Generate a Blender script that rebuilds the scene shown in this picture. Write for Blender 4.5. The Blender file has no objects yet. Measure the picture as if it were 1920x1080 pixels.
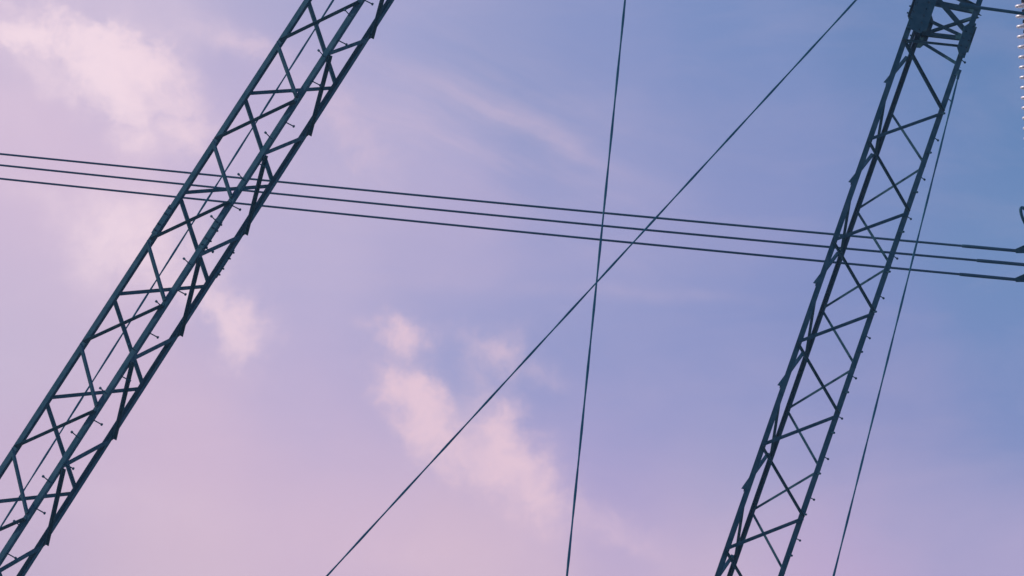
import bpy, math, random
from mathutils import Vector, Matrix
random.seed(7)
S = bpy.context.scene
COL = S.collection

# ------------------------------------------------------------------ survey frame
# The masts were surveyed from the photographer's position; q(...) converts a surveyed
# offset (right, down, ahead of a level line tilted with the camera) to world metres.
FOC = 6000.0 / 1920.0 * 36.0
EYE = Vector((0, 0, 1.6))
UPc = Vector((0.4225, -0.8788, 0.2218)).normalized()
FWc = (Vector((0, 0, 1)) - UPc * UPc.z).normalized()
RTc = FWc.cross(UPc).normalized()
def vdir(c):
    c = Vector(c)
    return Vector((c.dot(RTc), c.dot(FWc), c.dot(UPc)))
def q(c): return vdir(c) + EYE
def ray(x, y, z): return q(((x - 960) * z / 6000.0, (y - 540) * z / 6000.0, z))

# ------------------------------------------------------------------ helpers
class MB:
    def __init__(s): s.v = []; s.f = []
    def poly(s, pts, ext):
        """prism: closed outline pts extruded by the vector ext"""
        n = len(pts); b = len(s.v)
        s.v += [tuple(p) for p in pts] + [tuple(p + ext) for p in pts]
        s.f.append(tuple(range(b + n - 1, b - 1, -1))); s.f.append(tuple(range(b + n, b + 2 * n)))
        for i in range(n):
            j = (i + 1) % n
            s.f.append((b + i, b + j, b + n + j, b + n + i))
    def angle(s, p, r, e1, e2, w, th):
        """angle-iron bar from p to r with its heel on the line and legs along e1, e2"""
        c = e1.dot(e2); sn = math.sqrt(max(1e-6, 1 - c * c))
        n1 = (e2 - e1 * c).normalized(); n2 = (e1 - e2 * c).normalized()
        inner = (e1 + e2) * (th / sn)
        out = [Vector((0, 0, 0)), e1 * w, e1 * w + n1 * th, inner, e2 * w + n2 * th, e2 * w]
        s.poly([p + o for o in out], r - p)
    def tube(s, pts, rad, n=8, twist=0.0, ell=1.0, cap=True):
        b0 = len(s.v); N = len(pts)
        rads = rad if isinstance(rad, list) else [rad] * N
        up = None; ang = 0
        for i, p in enumerate(pts):
            t = (pts[min(i + 1, N - 1)] - pts[max(i - 1, 0)]).normalized()
            if up is None:
                up = t.orthogonal().normalized()
            up = (up - t * up.dot(t)).normalized(); sd = t.cross(up)
            if i: ang += twist * (pts[i] - pts[i - 1]).length
            ca, sa = math.cos(ang), math.sin(ang)
            a = up * ca + sd * sa; bb = (sd * ca - up * sa) * ell
            for k in range(n):
                h = 2 * math.pi * k / n
                s.v.append(tuple(p + (a * math.cos(h) + bb * math.sin(h)) * rads[i]))
        for i in range(N - 1):
            for k in range(n):
                k2 = (k + 1) % n
                s.f.append((b0 + i * n + k, b0 + i * n + k2, b0 + (i + 1) * n + k2, b0 + (i + 1) * n + k))
        if cap:
            s.f.append(tuple(b0 + k for k in range(n - 1, -1, -1)))
            s.f.append(tuple(b0 + (N - 1) * n + k for k in range(n)))
    def bolt(s, p, e, ln=.028, r=.011):
        s.tube([p, p + e * ln], r, 6)
    def lathe(s, prof, n=28):
        b0 = len(s.v)
        for (r, z) in prof:
            for k in range(n):
                h = 2 * math.pi * k / n
                s.v.append((r * math.cos(h), r * math.sin(h), z))
        for i in range(len(prof) - 1):
            for k in range(n):
                k2 = (k + 1) % n
                s.f.append((b0 + i * n + k, b0 + i * n + k2, b0 + (i + 1) * n + k2, b0 + (i + 1) * n + k))
        s.f.append(tuple(b0 + k for k in range(n - 1, -1, -1)))
        s.f.append(tuple(b0 + (len(prof) - 1) * n + k for k in range(n)))
    def build(s, name, mat, parent=None, smooth=False, origin=None):
        m = bpy.data.meshes.new(name)
        o0 = origin if origin is not None else Vector((0, 0, 0))
        m.from_pydata([tuple(Vector(v) - o0) for v in s.v], [], s.f); m.update()
        import bmesh
        bm = bmesh.new(); bm.from_mesh(m); bmesh.ops.recalc_face_normals(bm, faces=bm.faces); bm.to_mesh(m); bm.free()
        if smooth:
            for p in m.polygons: p.use_smooth = True
        if mat: m.materials.append(mat)
        o = bpy.data.objects.new(name, m); COL.objects.link(o)
        o.location = o0
        if parent:
            o.parent = parent
            o.location = o0 - parent.location
        return o
def tag(o, label=None, cat=None, group=None, kind=None):
    if label: o['label'] = label
    if cat: o['category'] = cat
    if group: o['group'] = group
    if kind: o['kind'] = kind
    return o
def empty(name, loc):
    o = bpy.data.objects.new(name, None); COL.objects.link(o); o.location = loc
    o.empty_display_size = .3
    return o

# ------------------------------------------------------------------ materials
def srgb(r, g, b):
    f = lambda c: (c / 255 / 12.92) if c / 255 <= .04045 else ((c / 255 + .055) / 1.055) ** 2.4
    return (f(r), f(g), f(b), 1)
def mat(name, c1, c2, rough=.6, metal=0.0, scale=6, spec=.35, bump=.0):
    m = bpy.data.materials.new(name); m.use_nodes = True
    nt = m.node_tree; b = nt.nodes['Principled BSDF']
    tc = nt.nodes.new('ShaderNodeTexCoord'); nz = nt.nodes.new('ShaderNodeTexNoise')
    nz.inputs['Scale'].default_value = scale; nz.inputs['Detail'].default_value = 6
    nt.links.new(tc.outputs['Object'], nz.inputs['Vector'])
    cr = nt.nodes.new('ShaderNodeValToRGB')
    cr.color_ramp.elements[0].position = .35; cr.color_ramp.elements[1].position = .68
    cr.color_ramp.elements[0].color = c1; cr.color_ramp.elements[1].color = c2
    nt.links.new(nz.outputs['Fac'], cr.inputs[0]); nt.links.new(cr.outputs[0], b.inputs['Base Color'])
    b.inputs['Roughness'].default_value = rough; b.inputs['Metallic'].default_value = metal
    b.inputs['Specular IOR Level'].default_value = spec
    if bump:
        bp = nt.nodes.new('ShaderNodeBump'); bp.inputs['Strength'].default_value = bump
        nt.links.new(nz.outputs['Fac'], bp.inputs['Height']); nt.links.new(bp.outputs[0], b.inputs['Normal'])
    return m
STEEL = mat('painted_steel', (.016, .090, .126, 1), (.044, .130, .172, 1), .85, 0, 7, .05)
STEELB = mat('steel_plate', (.018, .092, .130, 1), (.034, .118, .158, 1), .85, 0, 9, .05)
ROPE = mat('steel_rope', (.022, .135, .200, 1), (.040, .175, .240, 1), .8, 0, 3, .05)
ALU = mat('weathered_conductor', (.030, .105, .165, 1), (.040, .125, .190, 1), .8, 0, 2, .05)
CAP = mat('cap_iron', (.02, .035, .06, 1), (.04, .05, .08, 1), .6, 0, 9)
CONC = mat('concrete', (.25, .24, .23, 1), (.36, .35, .33, 1), .9, 0, 8)
GRASS = mat('bounce_meadow', (.26, .27, .20, 1), (.36, .36, .28, 1), .95, 0, .6)  # meadow out of view, made pale to bounce light up onto the steel
GLASS = bpy.data.materials.new('toughened_glass'); GLASS.use_nodes = True
nt = GLASS.node_tree; b = nt.nodes['Principled BSDF']
nz = nt.nodes.new('ShaderNodeTexNoise'); nz.inputs['Scale'].default_value = 14
cr = nt.nodes.new('ShaderNodeValToRGB')
cr.color_ramp.elements[0].color = (.93, .84, .86, 1); cr.color_ramp.elements[1].color = (.98, .96, .96, 1)
nt.links.new(nz.outputs['Fac'], cr.inputs[0]); nt.links.new(cr.outputs[0], b.inputs['Base Color'])
b.inputs['Roughness'].default_value = .3; b.inputs['Transmission Weight'].default_value = .0; b.inputs['Coat IOR'].default_value = 2.2
b.inputs['Coat Weight'].default_value = 1.0; b.inputs['Coat Roughness'].default_value = .36

# ------------------------------------------------------------------ lattice masts
def mast(name, label, pts, d, pitch, phase, faces, tmin, leg, bw, splices, bolts, custom=None, ztop=24.0):
    """triangular mast: pts = chord points at level 0, d = axis (up), levels count bays downwards"""
    D = vdir(d).normalized()
    P = {k: q(v) for k, v in pts.items()}
    Cn = sum(P.values(), Vector()) / 3
    rise = pitch * D.z
    tg = (Cn.z - .55) / rise              # level of the foot
    tc = tg - 1.6                          # where the chords start to converge
    foot = Cn - D * (tg * pitch)
    root = empty(name, (foot.x, foot.y, 0))
    tag(root, label, 'mast', 'lattice masts of the power line')
    at = lambda ch, t: P[ch] - D * (t * pitch)
    out = {}
    for k in P:
        o = P[k] - Cn; o -= D * o.dot(D); out[k] = o.normalized()
    ttop = (Cn.z - ztop) / rise
    for k in 'LRM':
        others = [j for j in 'LRM' if j != k]
        e = [((P[j] - P[k]) - D * (P[j] - P[k]).dot(D)).normalized() for j in others]
        h = out[k] * (leg * .577)
        mb = MB()
        mb.angle(at(k, ttop) + h, at(k, tc) + h, e[0], e[1], leg, .010)
        fc = foot + out[k] * .12
        mb.angle(at(k, tc) + h, fc, e[0], e[1], leg, .010)
        mb.build('chord', STEEL, root)
        for (ts, half, big) in splices.get(k, []):
            mb = MB()
            h2 = out[k] * (leg * .577 + .014 + big)
            mb.angle(at(k, ts) + h2 + D * half, at(k, ts) + h2 - D * half, e[0], e[1], leg + .012, .011)
            for ee, eo in ((e[0], e[1]), (e[1], e[0])):
                nrm = (ee * ee.dot(eo) - eo).normalized()   # outward normal of this leg
                for fr in (-.78, -.36, .36, .78):
                    mb.bolt(at(k, ts) + h2 + D * (half * fr) + ee * (leg * .5), nrm, .035, .013)
            mb.build('splice_plate', STEELB, root)
    # bracing
    def brace(c1, t1, c2, t2, w, lift=0.0, over=0.03, nm='brace', up=False, st=.03, flip=False):
        c3 = [c for c in 'LRM' if c not in (c1, c2)][0]
        n = -(out[c3])                     # outward normal of the face c1-c2
        a, bb = at(c1, t1), at(c2, t2)
        m = (bb - a).normalized()
        a = a - m * st; bb = bb + m * over
        off = n * (leg * .577 * .5 + .002 + lift)
        e1 = m.cross(n).normalized()
        if up: e1 = -e1
        mb = MB(); mb.angle(a + off - e1 * (w / 2), bb + off - e1 * (w / 2), e1, -n if flip else n, w, .006)
        return mb.build(nm, STEEL, root)
    g = .018
    for (c1, ph1, off1, c2, ph2, off2, w, over, st0) in faces:
        # c1 nodes at k+off1, c2 nodes at k+off2 ; zigzag
        k = math.floor(tmin) - 2
        while k < tc:
            ta, tb, ta2 = k + off1 + phase[ph1], k + off2 + phase[ph2], k + 1 + off1 + phase[ph1]
            if off2 < off1: tb += 1
            e_ = .03 if over > .025 else -.015
            for (x, tx, y, ty, lf, ov, st) in ((c1, ta + g, c2, tb - g, 0.0, e_, st0), (c2, tb + g, c1, ta2 - g, .008, over, e_)):
                if min(tx, ty) > tmin and max(tx, ty) < tc + .05:
                    brace(x, tx, y, ty, (.066 if c1 == 'R' and c2 == 'M' and lf == 0.0 else w) if lf == 0.0 or w != .050 or {x, y} != {'R', 'L'} else .040, lf, ov, st=st, flip=st0 < -.05 and lf == 0.0)
            k += 1
    # step bolts, square to the legs of the climbing chord
    ch, lst = bolts
    o = out[ch]; s = D.cross(o)
    for (t0, step, sgn) in lst:
        e = (o * math.cos(math.radians(60)) + s * (sgn * math.sin(math.radians(60)))).normalized()
        legd = [((P[j] - P[ch]) - D * (P[j] - P[ch]).dot(D)).normalized() for j in 'LRM' if j != ch]
        ld = max(legd, key=lambda v: -abs(v.dot(e)))       # leg square to the bolt
        t = t0 - step * 3
        while t < tc:
            if t > max(ttop + .1, tmin - .62):
                base = at(ch, t) + o * (leg * .577) + ld * (leg * .45)
                mb = MB(); mb.tube([base - e * .02, base + e * .135], .0085, 6)
                mb.tube([base + e * .128, base + e * .148], .019, 6)
                mb.build('step_bolt', STEELB, root)
            t += step
    if custom: custom(root, at, out, D, brace, P, leg)
    mb = MB(); mb.tube([foot + D * .1, foot - Vector((0, 0, .2))], [.2, .1], 10); mb.build('base_plate', STEELB, root)
    ft = MB()
    c = Vector((foot.x, foot.y, 0)); r = .6
    ft.poly([c + Vector((x * r, y * r, -.4)) for x, y in ((-1, -1), (1, -1), (1, 1), (-1, 1))], Vector((0, 0, .72)))
    fo = ft.build('footing', CONC, None, origin=c)
    return root, at, D, P, out, fo, Cn

PL = {'L': (-3.7355, -2.7203, 45.0505), 'R': (-2.9473, -2.1565, 45.2974), 'M': (-3.0317, -2.519, 44.3692)}
DL = (0.50089, -0.82065, 0.27504)
PR = {'L': (6.0311, -3.173, 51.5932), 'R': (6.927, -2.8014, 51.8367), 'M': (6.2303, -2.9297, 52.5425)}
DR = (0.33891, -0.92601, 0.16629)

phL = {'LA': 0.0, 'LB': -0.0228, 'M2': -0.0574, 'M1': -0.0244, 'RA': -0.0113, 'RB': -0.0164}
facL = [('L', 'LA', 0, 'R', 'RA', .5, .052, .03, .03),
        ('M', 'M2', 0, 'L', 'LB', .5, .060, -.02, .02),
        ('R', 'RB', 0, 'M', 'M1', .5, .050, .035, -.09)]
spl = [(1.265, .24, 0), (5.3, .24, 0), (-2.8, .24, 0)]
mL = mast('lattice_mast', 'dark steel lattice mast leaning steeply across the left, step bolts along its middle leg',
     PL, DL, 1.7216, phL, facL, -9, .1, .05,
     {'L': spl, 'M': spl, 'R': spl}, ('M', [(.33, .411, -1), (.15, .411, 1)]))

phR = {'LA': 0.0, 'LB': -0.0571, 'M2': 0.0138, 'RB': -0.0019, 'RA': -0.0277, 'M1': -.04}
facR = [('R', 'RA', 0, 'L', 'LA', .5, .050, .03, .03),
        ('M', 'M2', 0, 'R', 'RB', .5, .042, .03, .03),
        ('L', 'LB', 0, 'M', 'M1', .5, .048, .045, -.12)]
def head(root, at, out, D, brace, P, leg):
    brace('L', -.5 , 'R', -.0277 - .018, .05)
    brace('M', -.73, 'R', -.52, .05, .008)
    brace('M', -.04 - .5 + .02, 'L', -.0571 - .018, .048, 0, .05)
    brace('M', -.80, 'R', -.79, .066, .016)
    brace('L', -.51, 'R', -.69, .036, .008)
    brace('M', -.95, 'R', -.79, .052, .024)
    brace('M', -.79, 'R', -1.02, .046, .030)
    brace('M', -1.2, 'R', -.82, .085, .036)
    brace('M', -1.13, 'R', -1.075, .085, .044)
    brace('L', -1.2, 'M', -.95, .07, .018)
    brace('L', -1.1, 'R', -1.08, .07, .012)
    brace('L', -1.12, 'R', -1.35, .06, .020)
    for k0 in range(2, 5):
        t = -k0 + .55
        for a_, b_ in (('L', 'R'), ('M', 'R'), ('L', 'M')):
            brace(a_, t, b_, t - .5, .05, .004); brace(a_, t - 1 + .03, b_, t - .53, .05, .012)
    # broad gusset plates round the joint
    def plate(ch, other, t0, t1, wi, wo, lift=.012):
        c3 = [c for c in 'LRM' if c not in (ch, other)][0]
        n = -out[c3]
        e = ((P[other] - P[ch]) - D * (P[other] - P[ch]).dot(D)).normalized()
        off = n * (leg * .289 + lift)
        a0, a1 = at(ch, t0), at(ch, t1); L = (a0 - a1).length
        u = (a1 - a0).normalized()
        cut = .09
        pts = [a0 - e * wo, a0 + e * (wi - cut), a0 + e * wi + u * cut * 1.3, a1 + e * wi - u * cut * 1.3, a1 + e * (wi - cut), a1 - e * wo]
        mb = MB(); mb.poly([p + off for p in pts], n * .012)
        nb = max(3, int(L / .12))
        for i in range(nb):
            for s_ in (-.02, wi * .6):
                mb.bolt(a0 + u * (L * (i + .5) / nb) + e * s_ + off + n * .012, n, .035, .014)
        mb.build('gusset_plate', STEELB, root)
    plate('R', 'L', -.93, -.58, .13, .05, .058)
    plate('R', 'M', -.92, -.66, .12, .06, .058)
    plate('M', 'R', -1.0, -.66, .16, .07, .058)
    plate('M', 'L', -1.25, -.62, .20, .05, .020)
    plate('L', 'M', -1.36, -.74, .22, .09, .022)
    plate('L', 'R', -1.32, -.63, .29, .05)
mR = mast('lattice_mast', 'narrower dark steel lattice mast on the right with heavy bolted joint near its top',
     PR, DR, 1.749, phR, facR, -.05, .094, .045,
     {'L': [(-1.08, .42, .0), (7, .24, 0)], 'M': [(-.95, .35, 0), (7, .24, 0)], 'R': [(7, .24, 0)]},
     ('R', [(-.575, .395, 1), (-.006, .395, -1)]), custom=head)
tag(mL[5], 'concrete block under the foot of the left lattice mast', 'footing', 'mast footings')
tag(mR[5], 'concrete block under the foot of the right lattice mast', 'footing', 'mast footings')

# ------------------------------------------------------------------ crossarm above the masts
def crossarm():
    def topof(m, z):
        r, at, D, P, out, fo, Cn = m
        return Cn + D * ((z - Cn.z) / D.z)
    a = topof(mL, 23.2); b2 = topof(mR, 23.2)
    ax = (b2 - a).normalized()
    A = a - ax * 4.5; B = b2 + ax * 5.5
    side = ax.cross(Vector((0, 0, 1))).normalized(); L = (B - A).length
    root = empty('crossarm', A); tag(root, 'steel lattice crossarm joining the tops of both masts above the photo', 'crossarm')
    cs = [(-.55, -.5), (.55, -.5), (-.55, .6), (.55, .6)]
    pt = lambda i, s: A + ax * s + side * cs[i][0] + Vector((0, 0, cs[i][1]))
    for i in range(4):
        mb = MB(); mb.angle(pt(i, 0), pt(i, L), side * (-1 if cs[i][0] > 0 else 1), Vector((0, 0, -1 if cs[i][1] > 0 else 1)), .1, .01)
        mb.build('chord', STEEL, root)
    n = int(L / 1.1)
    for fi, (i, j) in enumerate(((0, 1), (2, 3), (0, 2), (1, 3))):
        mb = MB()
        for k in range(n):
            s0, s1 = L * k / n, L * (k + 1) / n
            p, r = (pt(i, s0), pt(j, s1)) if k % 2 else (pt(j, s0), pt(i, s1))
            mb.tube([p, r], .025, 6)
        mb.build('bracing', STEEL, root)
    return A, B, ax
XA, XB, XAX = crossarm()

# ------------------------------------------------------------------ guys
def line_between(x1, y1, z1, x2, y2, z2, rad, label, top=None, zt=23.0):
    p, r = ray(x1, y1, z1), ray(x2, y2, z2)
    d = (r - p).normalized()
    ang = math.degrees(math.asin(-d.z))
    gnd = r + d * ((r.z) / -d.z)
    tp = p if top == 'here' else p - d * ((zt - p.z) / -d.z)
    print('GUY', label, 'slope', round(ang), 'top', [round(v, 1) for v in tp], 'ground', [round(v, 1) for v in gnd])
    root = empty('guy_wire', gnd); tag(root, label, 'guy wire', 'guy wires of the masts')
    n = int((tp - gnd).length / .12)
    pts = [gnd + (tp - gnd) * (i / n) for i in range(n + 1)]
    mb = MB(); mb.tube(pts, rad, 8, twist=3.4, ell=.68)
    mb.build('rope', ROPE, root, smooth=True)
    mb = MB(); mb.tube([gnd - Vector((0, 0, .1)), gnd - d * .9], .03, 8); mb.build('anchor_rod', STEELB, root)
    if top == 'here':
        mb = MB(); mb.tube([p - d * .02, p + d * .12], .022, 8)
        mb.poly([p + Vector(v) for v in ((-.025, 0, -.03), (.025, 0, -.03), (.025, 0, .05), (-.025, 0, .05))], Vector((0, .02, 0)))
        mb.build('shackle', STEELB, root)
    return root
line_between(1172, 0, 47, 1063, 1080, 43.5, .0190, 'taut steel guy wire running almost straight down the middle of the photo between the masts')
line_between(1605, 0, 49, 613, 1080, 46, .0175, 'long diagonal steel guy wire crossing the upright one and the three conductors')
line_between(1798.5, 136, 51.6, 1563, 1080, 48.2, .0185, 'steel guy wire hanging from the joint of the right mast, rightmost of the guys', top='here')
line_between(625, 0, 50, 0, 990, 48.5, .0175, 'thin steel guy wire seen through the lattice of the left mast')

# ------------------------------------------------------------------ conductors
def parab(p0, p1, p2):
    s1 = (p1[1] - p0[1]) / (p1[0] - p0[0]); s2 = (p2[1] - p1[1]) / (p2[0] - p1[0])
    c = (s2 - s1) / (p2[0] - p0[0])
    return lambda x: p0[1] + s1 * (x - p0[0]) + c * (x - p0[0]) * (x - p1[0])
zc = lambda x: 56.5 + (1920 - x) * .0052
names = ['uppermost of the three conductors, its clamp ending in a wedge at the right edge',
         'middle one of the three conductors, with the clamp sleeve that starts farthest right',
         'lowest of the three parallel conductors crossing behind both masts']
for i, (P0, P1, P2) in enumerate((((0, 288.6), (1080, 394.4), (1804, 461.0)),
                                  ((0, 309.6), (1080, 418.5), (1832, 488.3)),
                                  ((0, 334.9), (1080, 444.9), (1800, 514.3)))):
    fy = parab(P0, P1, P2); xs = P2[0]
    root = empty('conductor', ray(xs, fy(xs), zc(xs)))
    tag(root, names[i], 'power cable', 'bundle of three conductors')
    mb = MB(); mb.tube([ray(x, fy(x), zc(x)) for x in list(range(-3600, xs, 40)) + [xs + 5]], .0212, 10)
    mb.build('cable', ALU, root, smooth=True)
    e = 1906 if i != 1 else 1990
    slope = (fy(xs) - fy(xs - 200)) / 200
    L = lambda x: ray(x, P2[1] + slope * (x - xs) + .0, zc(x))
    mb = MB(); mb.tube([L(xs - 1), L(xs), L(xs + 10), L(e - 30), L(e)], [.02, .029, .031, .029, .028], 10)
    mb.build('clamp_sleeve', ALU, root, smooth=True)
    z = zc(e); y0 = P2[1] + slope * (e - xs)
    mb = MB(); dv = vdir((0, 0, 1))
    if i != 1:
        out = [(e - 3, y0 - 3), (e + 15, y0 - 11), (e + 48, y0 - 26), (e + 52, y0 - 4), (e + 40, y0 + 5), (e - 1, y0 + 4.5)]
    else:
        out = [(e - 3, y0 - 3), (e + 40, y0 - 6), (e + 44, y0 + 8), (e - 1, y0 + 5)]
    mb.poly([ray(x, y, z) - dv * .03 for x, y in out], dv * .06)
    mb.build('clevis_plate', STEELB, root)
    if i == 1: mid_end = (e, y0, z)

# yoke the three clamps pull on
root = empty('yoke', ray(1990, 500, 56.2)); tag(root, 'steel yoke plate just past the right edge that the three clamps pull on', 'yoke')
dv = vdir((0, 0, 1))
mb = MB(); mb.poly([ray(x, y, 56.3) - dv * .02 for x, y in ((1945, 440), (1962, 436), (2050, 480), (2054, 512), (1965, 545), (1945, 540))], dv * .016)
mb.build('plate', STEELB, root)
mb = MB(); mb.tube([ray(2045, 496, 56.3), ray(2500, 535, 54)], .03, 8); mb.build('tension_rod', STEELB, root)

# cable leaving the right mast's head
a = ray(1815, 11.2, 51.55); b3 = ray(2300, 78, 54)
root = empty('stay_cable', a); tag(root, 'thick stay running from the head of the right mast to the top right edge', 'cable')
mb = MB(); mb.tube([a + (b3 - a) * (i / 30) for i in range(31)], .027, 8); mb.build('rod', STEELB, root, smooth=True)
mb = MB(); mb.tube([a - (b3 - a).normalized() * .15, a + (b3 - a).normalized() * .12], .045, 8); mb.build('socket', STEELB, root)

# ------------------------------------------------------------------ insulator string
ZI = 54.0
top = ray(1912.5, -120, ZI); bot = ray(1943.5, 362, ZI)
axis = (bot - top).normalized()
root = empty('insulator_string', top)
tag(root, 'string of glass disc insulators glinting at the top right edge', 'insulator string')
R = .165; sp = 19.05 / 6000 * ZI
prof = [(.035, .052), (.05, .030), (.085, .016), (.118, .012)]
prof += [(.136 + .029 * math.cos(math.radians(a)), -.012 + .027 * math.sin(math.radians(a))) for a in range(100, -171, -27)]
prof += [(.106, -.012), (.100, -.030), (.092, -.030), (.084, -.004), (.076, -.026), (.066, -.026), (.058, .0), (.03, .0)]
gm = MB(); gm.lathe(prof, 30)
cm = MB(); cm.lathe([(.02, .105), (.045, .10), (.055, .085), (.058, .045), (.048, .04), (.02, .04)], 16)
cm.lathe([(.012, .045), (.012, -.08), (.022, -.085), (.012, -.10)], 8)
g0 = gm.build('glass_disc', GLASS, root, smooth=True); c0 = cm.build('metal_cap', CAP, g0, smooth=True)
c0.location = (0, 0, 0)
rot = axis.to_track_quat('-Z', 'Y').to_matrix().to_4x4()
ndisc = int((bot - top).length / sp)
first = True
y0 = 9.5
for k in range(-6, 19):
    y = y0 + 19.05 * k
    p = ray(1921.5 + (y - 11) * .0645, y, ZI)
    if first: g = g0; first = False
    else:
        g = g0.copy(); COL.objects.link(g); g.parent = root
        c = c0.copy(); COL.objects.link(c); c.parent = g
    g.location = p - root.location
    g.rotation_euler = rot.to_euler()
mb = MB(); mb.tube([ray(1912.5, -128, ZI), ray(1902, -300, ZI)], .02, 8); mb.build('hanger', STEELB, root)
mb = MB(); mb.tube([ray(1944, 366, ZI), ray(1946, 440, ZI)], .02, 8); mb.build('link', STEELB, root)
# ring under the string
cen = ray(1926.5, 412, ZI - .1); A1 = vdir((.45, .893, 0)).normalized(); B1 = vdir((.893 * .42, -.45 * .42, .9075)).normalized()
rr = .225; rt = empty('arcing_ring', cen); tag(rt, 'tubular arcing ring poking in at the right edge below the glass discs', 'arcing ring')
mb = MB()
pts = [cen + A1 * (rr * math.cos(h)) + B1 * (rr * math.sin(h)) for h in [2 * math.pi * i / 40 for i in range(41)]]
mb.tube(pts, .027, 10, cap=False); mb.build('tube', STEELB, rt, smooth=True)
mb = MB(); mb.tube([cen + A1 * .2, ray(1946, 436, ZI)], .015, 6); mb.build('bracket', STEELB, rt)

# ------------------------------------------------------------------ ground
mb = MB(); R0 = 3000; N = 40
b0 = 0
vv = []
for i in range(N + 1):
    for j in range(N + 1):
        x = (i / N * 2 - 1); y = (j / N * 2 - 1)
        x = x * abs(x) * R0; y = y * abs(y) * R0
        mb.v.append((x, y, 0 if abs(x) < 150 and abs(y) < 150 else 1.5 * math.sin(x * .004) * math.cos(y * .005) - 1.0))
for i in range(N):
    for j in range(N):
        a_ = i * (N + 1) + j
        mb.f.append((a_, a_ + 1, a_ + N + 2, a_ + N + 1))
g = mb.build('ground', GRASS, None); tag(g, kind='structure')

# ------------------------------------------------------------------ air volume added to lift the dark steel tones
hm = bpy.data.materials.new('shade_lift_air'); hm.use_nodes = True
ht = hm.node_tree; ht.nodes.clear()
pv = ht.nodes.new('ShaderNodeVolumePrincipled'); pv.inputs['Density'].default_value = .0007
pv.inputs['Color'].default_value = (.62, .80, .95, 1); pv.inputs['Anisotropy'].default_value = .2
ho = ht.nodes.new('ShaderNodeOutputMaterial'); ht.links.new(pv.outputs[0], ho.inputs['Volume'])
mb = MB(); X = 3100
mb.poly([Vector((x * X, y * X, -4)) for x, y in ((-1, -1), (1, -1), (1, 1), (-1, 1))], Vector((0, 0, 36)))
tag(mb.build('added_haze', hm), kind='stuff')

# ------------------------------------------------------------------ sky
SUN_DIR = Vector((-.86, .42, .17)).normalized()   # towards the sun: low, to the left
sel = math.asin(SUN_DIR.z); saz = math.atan2(SUN_DIR.x, SUN_DIR.y)
print('SUN elev', math.degrees(sel), 'az', math.degrees(saz))
W = bpy.data.worlds.new('World'); S.world = W; W.use_nodes = True
nt = W.node_tree; nt.nodes.clear(); NN = nt.nodes.new; LK = nt.links.new
def vm(op, a=None, b=None, sc=None):
    n = NN('ShaderNodeVectorMath'); n.operation = op
    for i, x in ((0, a), (1, b)):
        if x is None: continue
        if isinstance(x, (tuple, Vector, list)): n.inputs[i].default_value = tuple(x)[:3]
        else: LK(x, n.inputs[i])
    if sc is not None:
        if isinstance(sc, (int, float)): n.inputs['Scale'].default_value = sc
        else: LK(sc, n.inputs['Scale'])
    return n.outputs['Value'] if op in ('DOT_PRODUCT', 'LENGTH', 'DISTANCE') else n.outputs['Vector']
def mt(op, a, b=0.0, c=None, clamp=False):
    n = NN('ShaderNodeMath'); n.operation = op; n.use_clamp = clamp
    for i, x in ((0, a), (1, b), (2, c)):
        if x is None: continue
        if isinstance(x, (int, float)): n.inputs[i].default_value = x
        else: LK(x, n.inputs[i])
    return n.outputs[0]
tc = NN('ShaderNodeTexCoord'); DIR = vm('NORMALIZE', tc.outputs['Generated'])
# sky chart: a patch of sky around the heading the evening glow lies in, in hundredths of a radian-like units
eR, eU, eF = vdir((1, 0, 0)), vdir((0, -1, 0)), vdir((0, 0, 1))
def comb(x, y, z=0.0):
    n = NN('ShaderNodeCombineXYZ')
    for i, v in enumerate((x, y, z)):
        if isinstance(v, (int, float)): n.inputs[i].default_value = v
        else: LK(v, n.inputs[i])
    return n.outputs[0]
SX = mt('MULTIPLY', vm('DOT_PRODUCT', DIR, eR), 60.0); SY = mt('MULTIPLY', vm('DOT_PRODUCT', DIR, eU), 60.0)
P = comb(SX, SY)                      # x -9.6..9.6, y -5.4..5.4 over the view
ch = lambda x, y: ((x - 960) / 100.0, (540 - y) / 100.0, 0.0)
def noise(vec, scale, detail=5, rough=.55, dist=0.0, off=(0, 0, 0)):
    v = vm('ADD', vec, off)
    n = NN('ShaderNodeTexNoise'); n.inputs['Scale'].default_value = scale; n.inputs['Detail'].default_value = detail
    n.inputs['Roughness'].default_value = rough; n.inputs['Distortion'].default_value = dist
    LK(v, n.inputs['Vector']); return n
base = [ # sky colour chart
 (-150,-150,200,184,216),(0,0,200,184,217),(250,20,196,183,217),(500,10,164,167,211),(480,140,192,178,215),(720,30,160,164,212),(700,270,180,174,213),
 (920,100,150,158,207),(1120,60,137,151,205),(1120,260,146,155,207),(1400,60,124,146,201),(1400,250,134,148,203),(1700,60,111,138,193),(1900,40,99,132,187),
 (1900,260,102,136,190),(1650,330,124,144,199),(1900,480,113,143,195),(1420,440,144,152,206),(1120,440,162,162,211),(830,450,178,170,211),(600,440,187,177,214),
 (100,300,207,186,218),(60,480,200,182,216),(60,640,196,181,215),(240,700,200,180,214),(550,620,182,174,214),(820,640,158,163,211),(1080,640,150,158,208),(1300,600,142,154,206),
 (1540,620,131,148,202),(1880,640,119,145,199),(1880,780,138,152,203),(1700,800,146,152,203),(1400,760,150,156,207),(1200,760,158,160,209),(1100,860,172,165,211),
 (1380,900,170,168,209),(1700,950,168,165,208),(1900,1060,176,168,207),(1560,1070,194,173,209),(1200,960,184,168,209),(1300,1080,203,180,210),(950,1060,207,182,210),
 (620,950,206,181,212),(620,780,192,176,213),(330,830,206,181,213),(90,860,200,178,213),(300,1080,210,185,212),(40,1060,200,179,212),(2200,-100,90,126,184),(2200,1200,165,158,205)]
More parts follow.
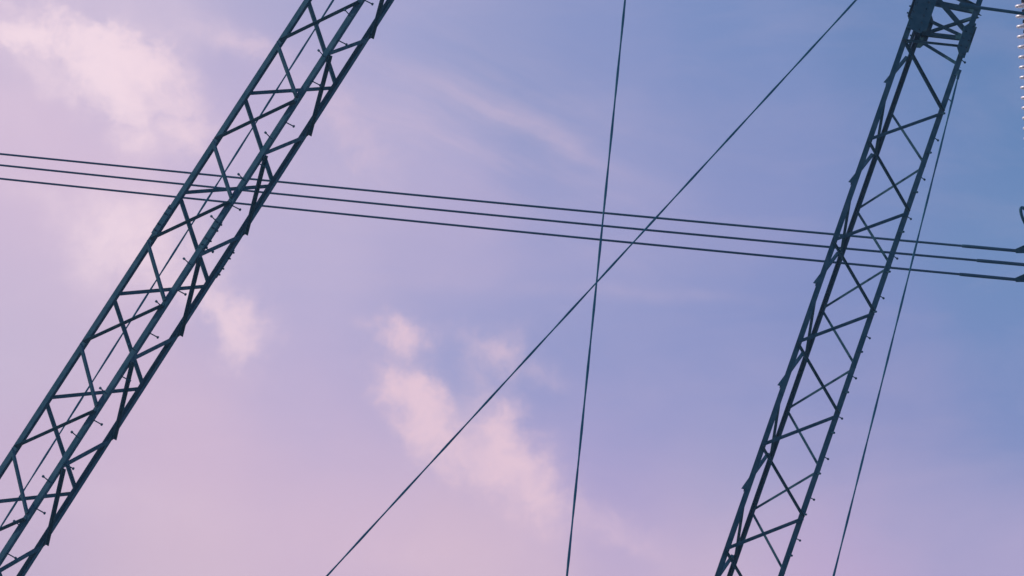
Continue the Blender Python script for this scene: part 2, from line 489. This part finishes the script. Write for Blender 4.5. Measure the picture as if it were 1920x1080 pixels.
wn = noise(P, .35, 3, .5, 0, (3.1, 7.7, 0)); wv = vm('SUBTRACT', wn.outputs['Color'], (.5, .5, .5)); Pb = vm('ADD', P, vm('SCALE', wv, None, 1.6))
Pb = comb(mt('MULTIPLY', vm('DOT_PRODUCT', Pb, (1, 0, 0)), 1.0), vm('DOT_PRODUCT', Pb, (0, 1, 0)))
accC = None; accW = None
for (x, y, r, g_, b_) in base:
    dd = vm('DISTANCE', Pb, ch(x, y))
    w = mt('POWER', math.exp(-1 / (1.45 ** 2)), mt('MULTIPLY', dd, dd))
    k_ = .985 if y < 500 or x < 800 else .965; up_ = 1.0 + .05 * min(1, max(0, (r - 130) / 65)); c = srgb(r * (k_ if r < 195 else 1) * up_, (g_ * k_ if r < 195 else g_ + 1) * (1 + (up_ - 1) * .75), b_ * (.975 if r > 170 else .966) * (1 + (up_ - 1) * .6))[:3]
    t = vm('SCALE', c, None, w)
    accC = t if accC is None else vm('ADD', accC, t); accW = w if accW is None else mt('ADD', accW, w)
accW = mt('ADD', accW, 2e-3); accC = vm('ADD', accC, tuple(v * 2e-3 for v in srgb(168, 166, 209)[:3]))
skyc = vm('SCALE', accC, None, mt('DIVIDE', 1.0, accW))
# clouds: chart of banks, torn and softened by noise
n1 = noise(P, .55, 6, .55, .3, (11, 3, 0)); n2 = noise(P, 2.1, 5, .6, .2, (5, 21, 0))
wA = vm('SCALE', vm('SUBTRACT', n1.outputs['Color'], (.5, .5, .5)), None, 1.05)
wB = vm('SCALE', vm('SUBTRACT', n2.outputs['Color'], (.5, .5, .5)), None, .78)
Pc = vm('ADD', vm('ADD', P, wA), wB)
clouds = [ # x, y, half length, half width, tilt (deg, down to the right), strength
 (30,72,75,26,2,.95),(95,66,60,24,2,.65),(190,80,75,24,8,.85),(255,98,55,28,25,.65),(215,115,60,30,10,.40),(200,150,26,52,-32,.45),(232,205,30,62,-25,.50),
 (262,262,34,50,-25,.22),(300,165,55,75,-20,.42),(350,235,55,65,0,.38),(95,120,60,26,22,.22),(145,172,70,20,22,.26),(30,10,70,22,18,.22),
 (465,88,70,22,18,.24),(300,45,120,22,15,.10),(60,200,80,60,0,.12),(400,45,110,24,25,.12),(620,200,90,40,40,.14),(690,280,80,26,42,.18),(560,330,120,60,10,.12),
 (225,425,95,55,5,.42),(255,490,90,60,0,.42),(400,480,60,45,0,.22),(440,595,62,38,30,.6),(455,655,34,34,0,.55),(370,560,60,26,30,.3),
 (748,628,50,32,20,.68),(770,728,55,32,10,.85),(805,785,45,60,-35,.72),(845,840,60,34,40,.34),(945,805,32,50,-20,.5),(985,880,42,80,-35,.46),(900,870,90,45,35,.32),
 (1035,955,70,40,45,.30),(1160,1005,80,26,25,.26),(950,665,40,50,0,.25),(890,700,60,22,80,.18),(1010,690,60,22,20,.2),(900,640,60,18,20,.12),
 (880,190,190,22,22,.09),(1050,265,80,16,28,.10),(1180,548,240,14,3,.09),(760,520,200,30,3,.07),(120,360,150,26,5,.16),(300,950,260,60,10,.12),(820,1040,200,40,0,.14)]
Ps = vm('ADD', P, vm('SCALE', wA, None, .35))
cov = None
for (x, y, a, b_, th, s) in clouds:
    t = math.radians(th); c = ch(x, y)
    e1 = (math.cos(t) * 100 / a, -math.sin(t) * 100 / a, 0); e2 = (math.sin(t) * 100 / b_, math.cos(t) * 100 / b_, 0)
    dl = vm('SUBTRACT', Ps if a > 4 * b_ else Pc, c)
    p1 = vm('DOT_PRODUCT', dl, e1); p2 = vm('DOT_PRODUCT', dl, e2)
    qd = mt('MULTIPLY_ADD', p2, p2, mt('MULTIPLY', p1, p1))
    w = mt('POWER', math.exp(-.75), qd)
    cov = mt('MULTIPLY', w, s) if cov is None else mt('MULTIPLY_ADD', w, s, cov)
n3 = noise(vm('ADD', P, wA), 1.1, 8, .62, .4, (40, 2, 0))
tex = mt('MAXIMUM', mt('MULTIPLY_ADD', n3.outputs['Fac'], 2.5, -.28), .1)
cov = mt('MULTIPLY', cov, tex)
cov = mt('SUBTRACT', 1.0, mt('POWER', math.exp(-1.25), cov), clamp=True)
sm = NN('ShaderNodeMapRange'); sm.interpolation_type = 'SMOOTHSTEP'; sm.inputs['From Max'].default_value = .78; LK(cov, sm.inputs['Value'])
cov = mt('MULTIPLY_ADD', sm.outputs['Result'], .62, mt('MULTIPLY', cov, .40))
# combed cirrus, drawn out down to the right
cth = math.radians(24)
cu = vm('DOT_PRODUCT', Ps, (math.cos(cth) * .22, -math.sin(cth) * .22, 0)); cv = vm('DOT_PRODUCT', Ps, (math.sin(cth) * 1.5, math.cos(cth) * 1.5, 0))
nc = noise(comb(cu, cv), .9, 6, .62, .25, (13, 31, 0))
cm_ = vm('SUBTRACT', P, ch(880, 240)); ca = vm('DOT_PRODUCT', cm_, (.29, -.13, 0)); cb_ = vm('DOT_PRODUCT', cm_, (.29, .64, 0))
cmask = mt('POWER', math.exp(-1), mt('MULTIPLY_ADD', ca, ca, mt('MULTIPLY', cb_, cb_)))
cir = mt('MULTIPLY', mt('MULTIPLY', mt('SUBTRACT', nc.outputs['Fac'], .42, clamp=True), .85), cmask)
cov = mt('ADD', cov, cir)
# faint high veil everywhere
n4 = noise(vm('MULTIPLY', P, (.5, 1.3, 1)), .5, 6, .6, .5, (70, 9, 0))
veil = mt('MULTIPLY', mt('SUBTRACT', n4.outputs['Fac'], .45, clamp=True), .26)
cov = mt('ADD', cov, veil, clamp=True)
mix = NN('ShaderNodeMix'); mix.data_type = 'RGBA'; LK(cov, mix.inputs['Factor']); LK(skyc, mix.inputs['A'])
ctone = NN('ShaderNodeMix'); ctone.data_type = 'RGBA'; ctone.inputs['A'].default_value = srgb(250, 225, 235); ctone.inputs['B'].default_value = srgb(238, 206, 220)
LK(mt('MULTIPLY', mt('SUBTRACT', SX, -7.5), .2, clamp=True), ctone.inputs['Factor']); LK(ctone.outputs['Result'], mix.inputs['B'])
# rest of dome: faint physical sky plus gradient added to brighten the steel
sk = NN('ShaderNodeTexSky'); sk.sky_type = 'NISHITA'; sk.sun_disc = False
sk.sun_elevation = max(sel, math.radians(3)); sk.sun_rotation = saz; sk.altitude = 100
nk = vm('SCALE', sk.outputs['Color'], None, .10)
el = vm('DOT_PRODUCT', DIR, (0, 0, 1))
grad = NN('ShaderNodeValToRGB'); LK(mt('MULTIPLY_ADD', el, .5, .5), grad.inputs[0])
ce = grad.color_ramp.elements; ce[0].position = .46; ce[0].color = srgb(196, 168, 196)
ce[1].position = 1; ce[1].color = srgb(96, 128, 186)
c3 = ce.new(.53); c3.color = srgb(206, 180, 212); c4 = ce.new(.68); c4.color = srgb(146, 156, 206)
nk = vm('ADD', vm('SCALE', nk, None, .25), vm('SCALE', grad.outputs['Color'], None, .85))
near = mt('MULTIPLY', mt('SUBTRACT', vm('DOT_PRODUCT', DIR, eF), .93), 20.0, clamp=True)
m2 = NN('ShaderNodeMix'); m2.data_type = 'RGBA'; LK(near, m2.inputs['Factor']); LK(nk, m2.inputs['A']); LK(mix.outputs['Result'], m2.inputs['B'])
bg = NN('ShaderNodeBackground'); LK(m2.outputs['Result'], bg.inputs['Color']); bg.inputs['Strength'].default_value = 1.0
wo = NN('ShaderNodeOutputWorld'); LK(bg.outputs[0], wo.inputs[0])
W.cycles.sampling_method = 'MANUAL'; W.cycles.sample_map_resolution = 512

ld = bpy.data.lights.new('sun', 'SUN'); ld.energy = 2.2; ld.angle = math.radians(.5); ld.color = (1, .86, .84)
lo = bpy.data.objects.new('sun', ld); COL.objects.link(lo)
lo.rotation_euler = SUN_DIR.to_track_quat('Z', 'Y').to_euler()

# ------------------------------------------------------------------ camera
cd = bpy.data.cameras.new('camera'); cam = bpy.data.objects.new('camera', cd); COL.objects.link(cam)
cd.sensor_width = 36; cd.lens = FOC; cd.clip_end = 9000; cd.clip_start = .1
M = Matrix((eR, eU, -eF)).transposed().to_4x4(); M.translation = EYE
cam.matrix_world = M
S.camera = cam
S.render.resolution_x = 1024; S.render.resolution_y = 576
S.view_settings.view_transform = 'Standard'; S.view_settings.look = 'None'
S.view_settings.exposure = 0; S.view_settings.gamma = 1
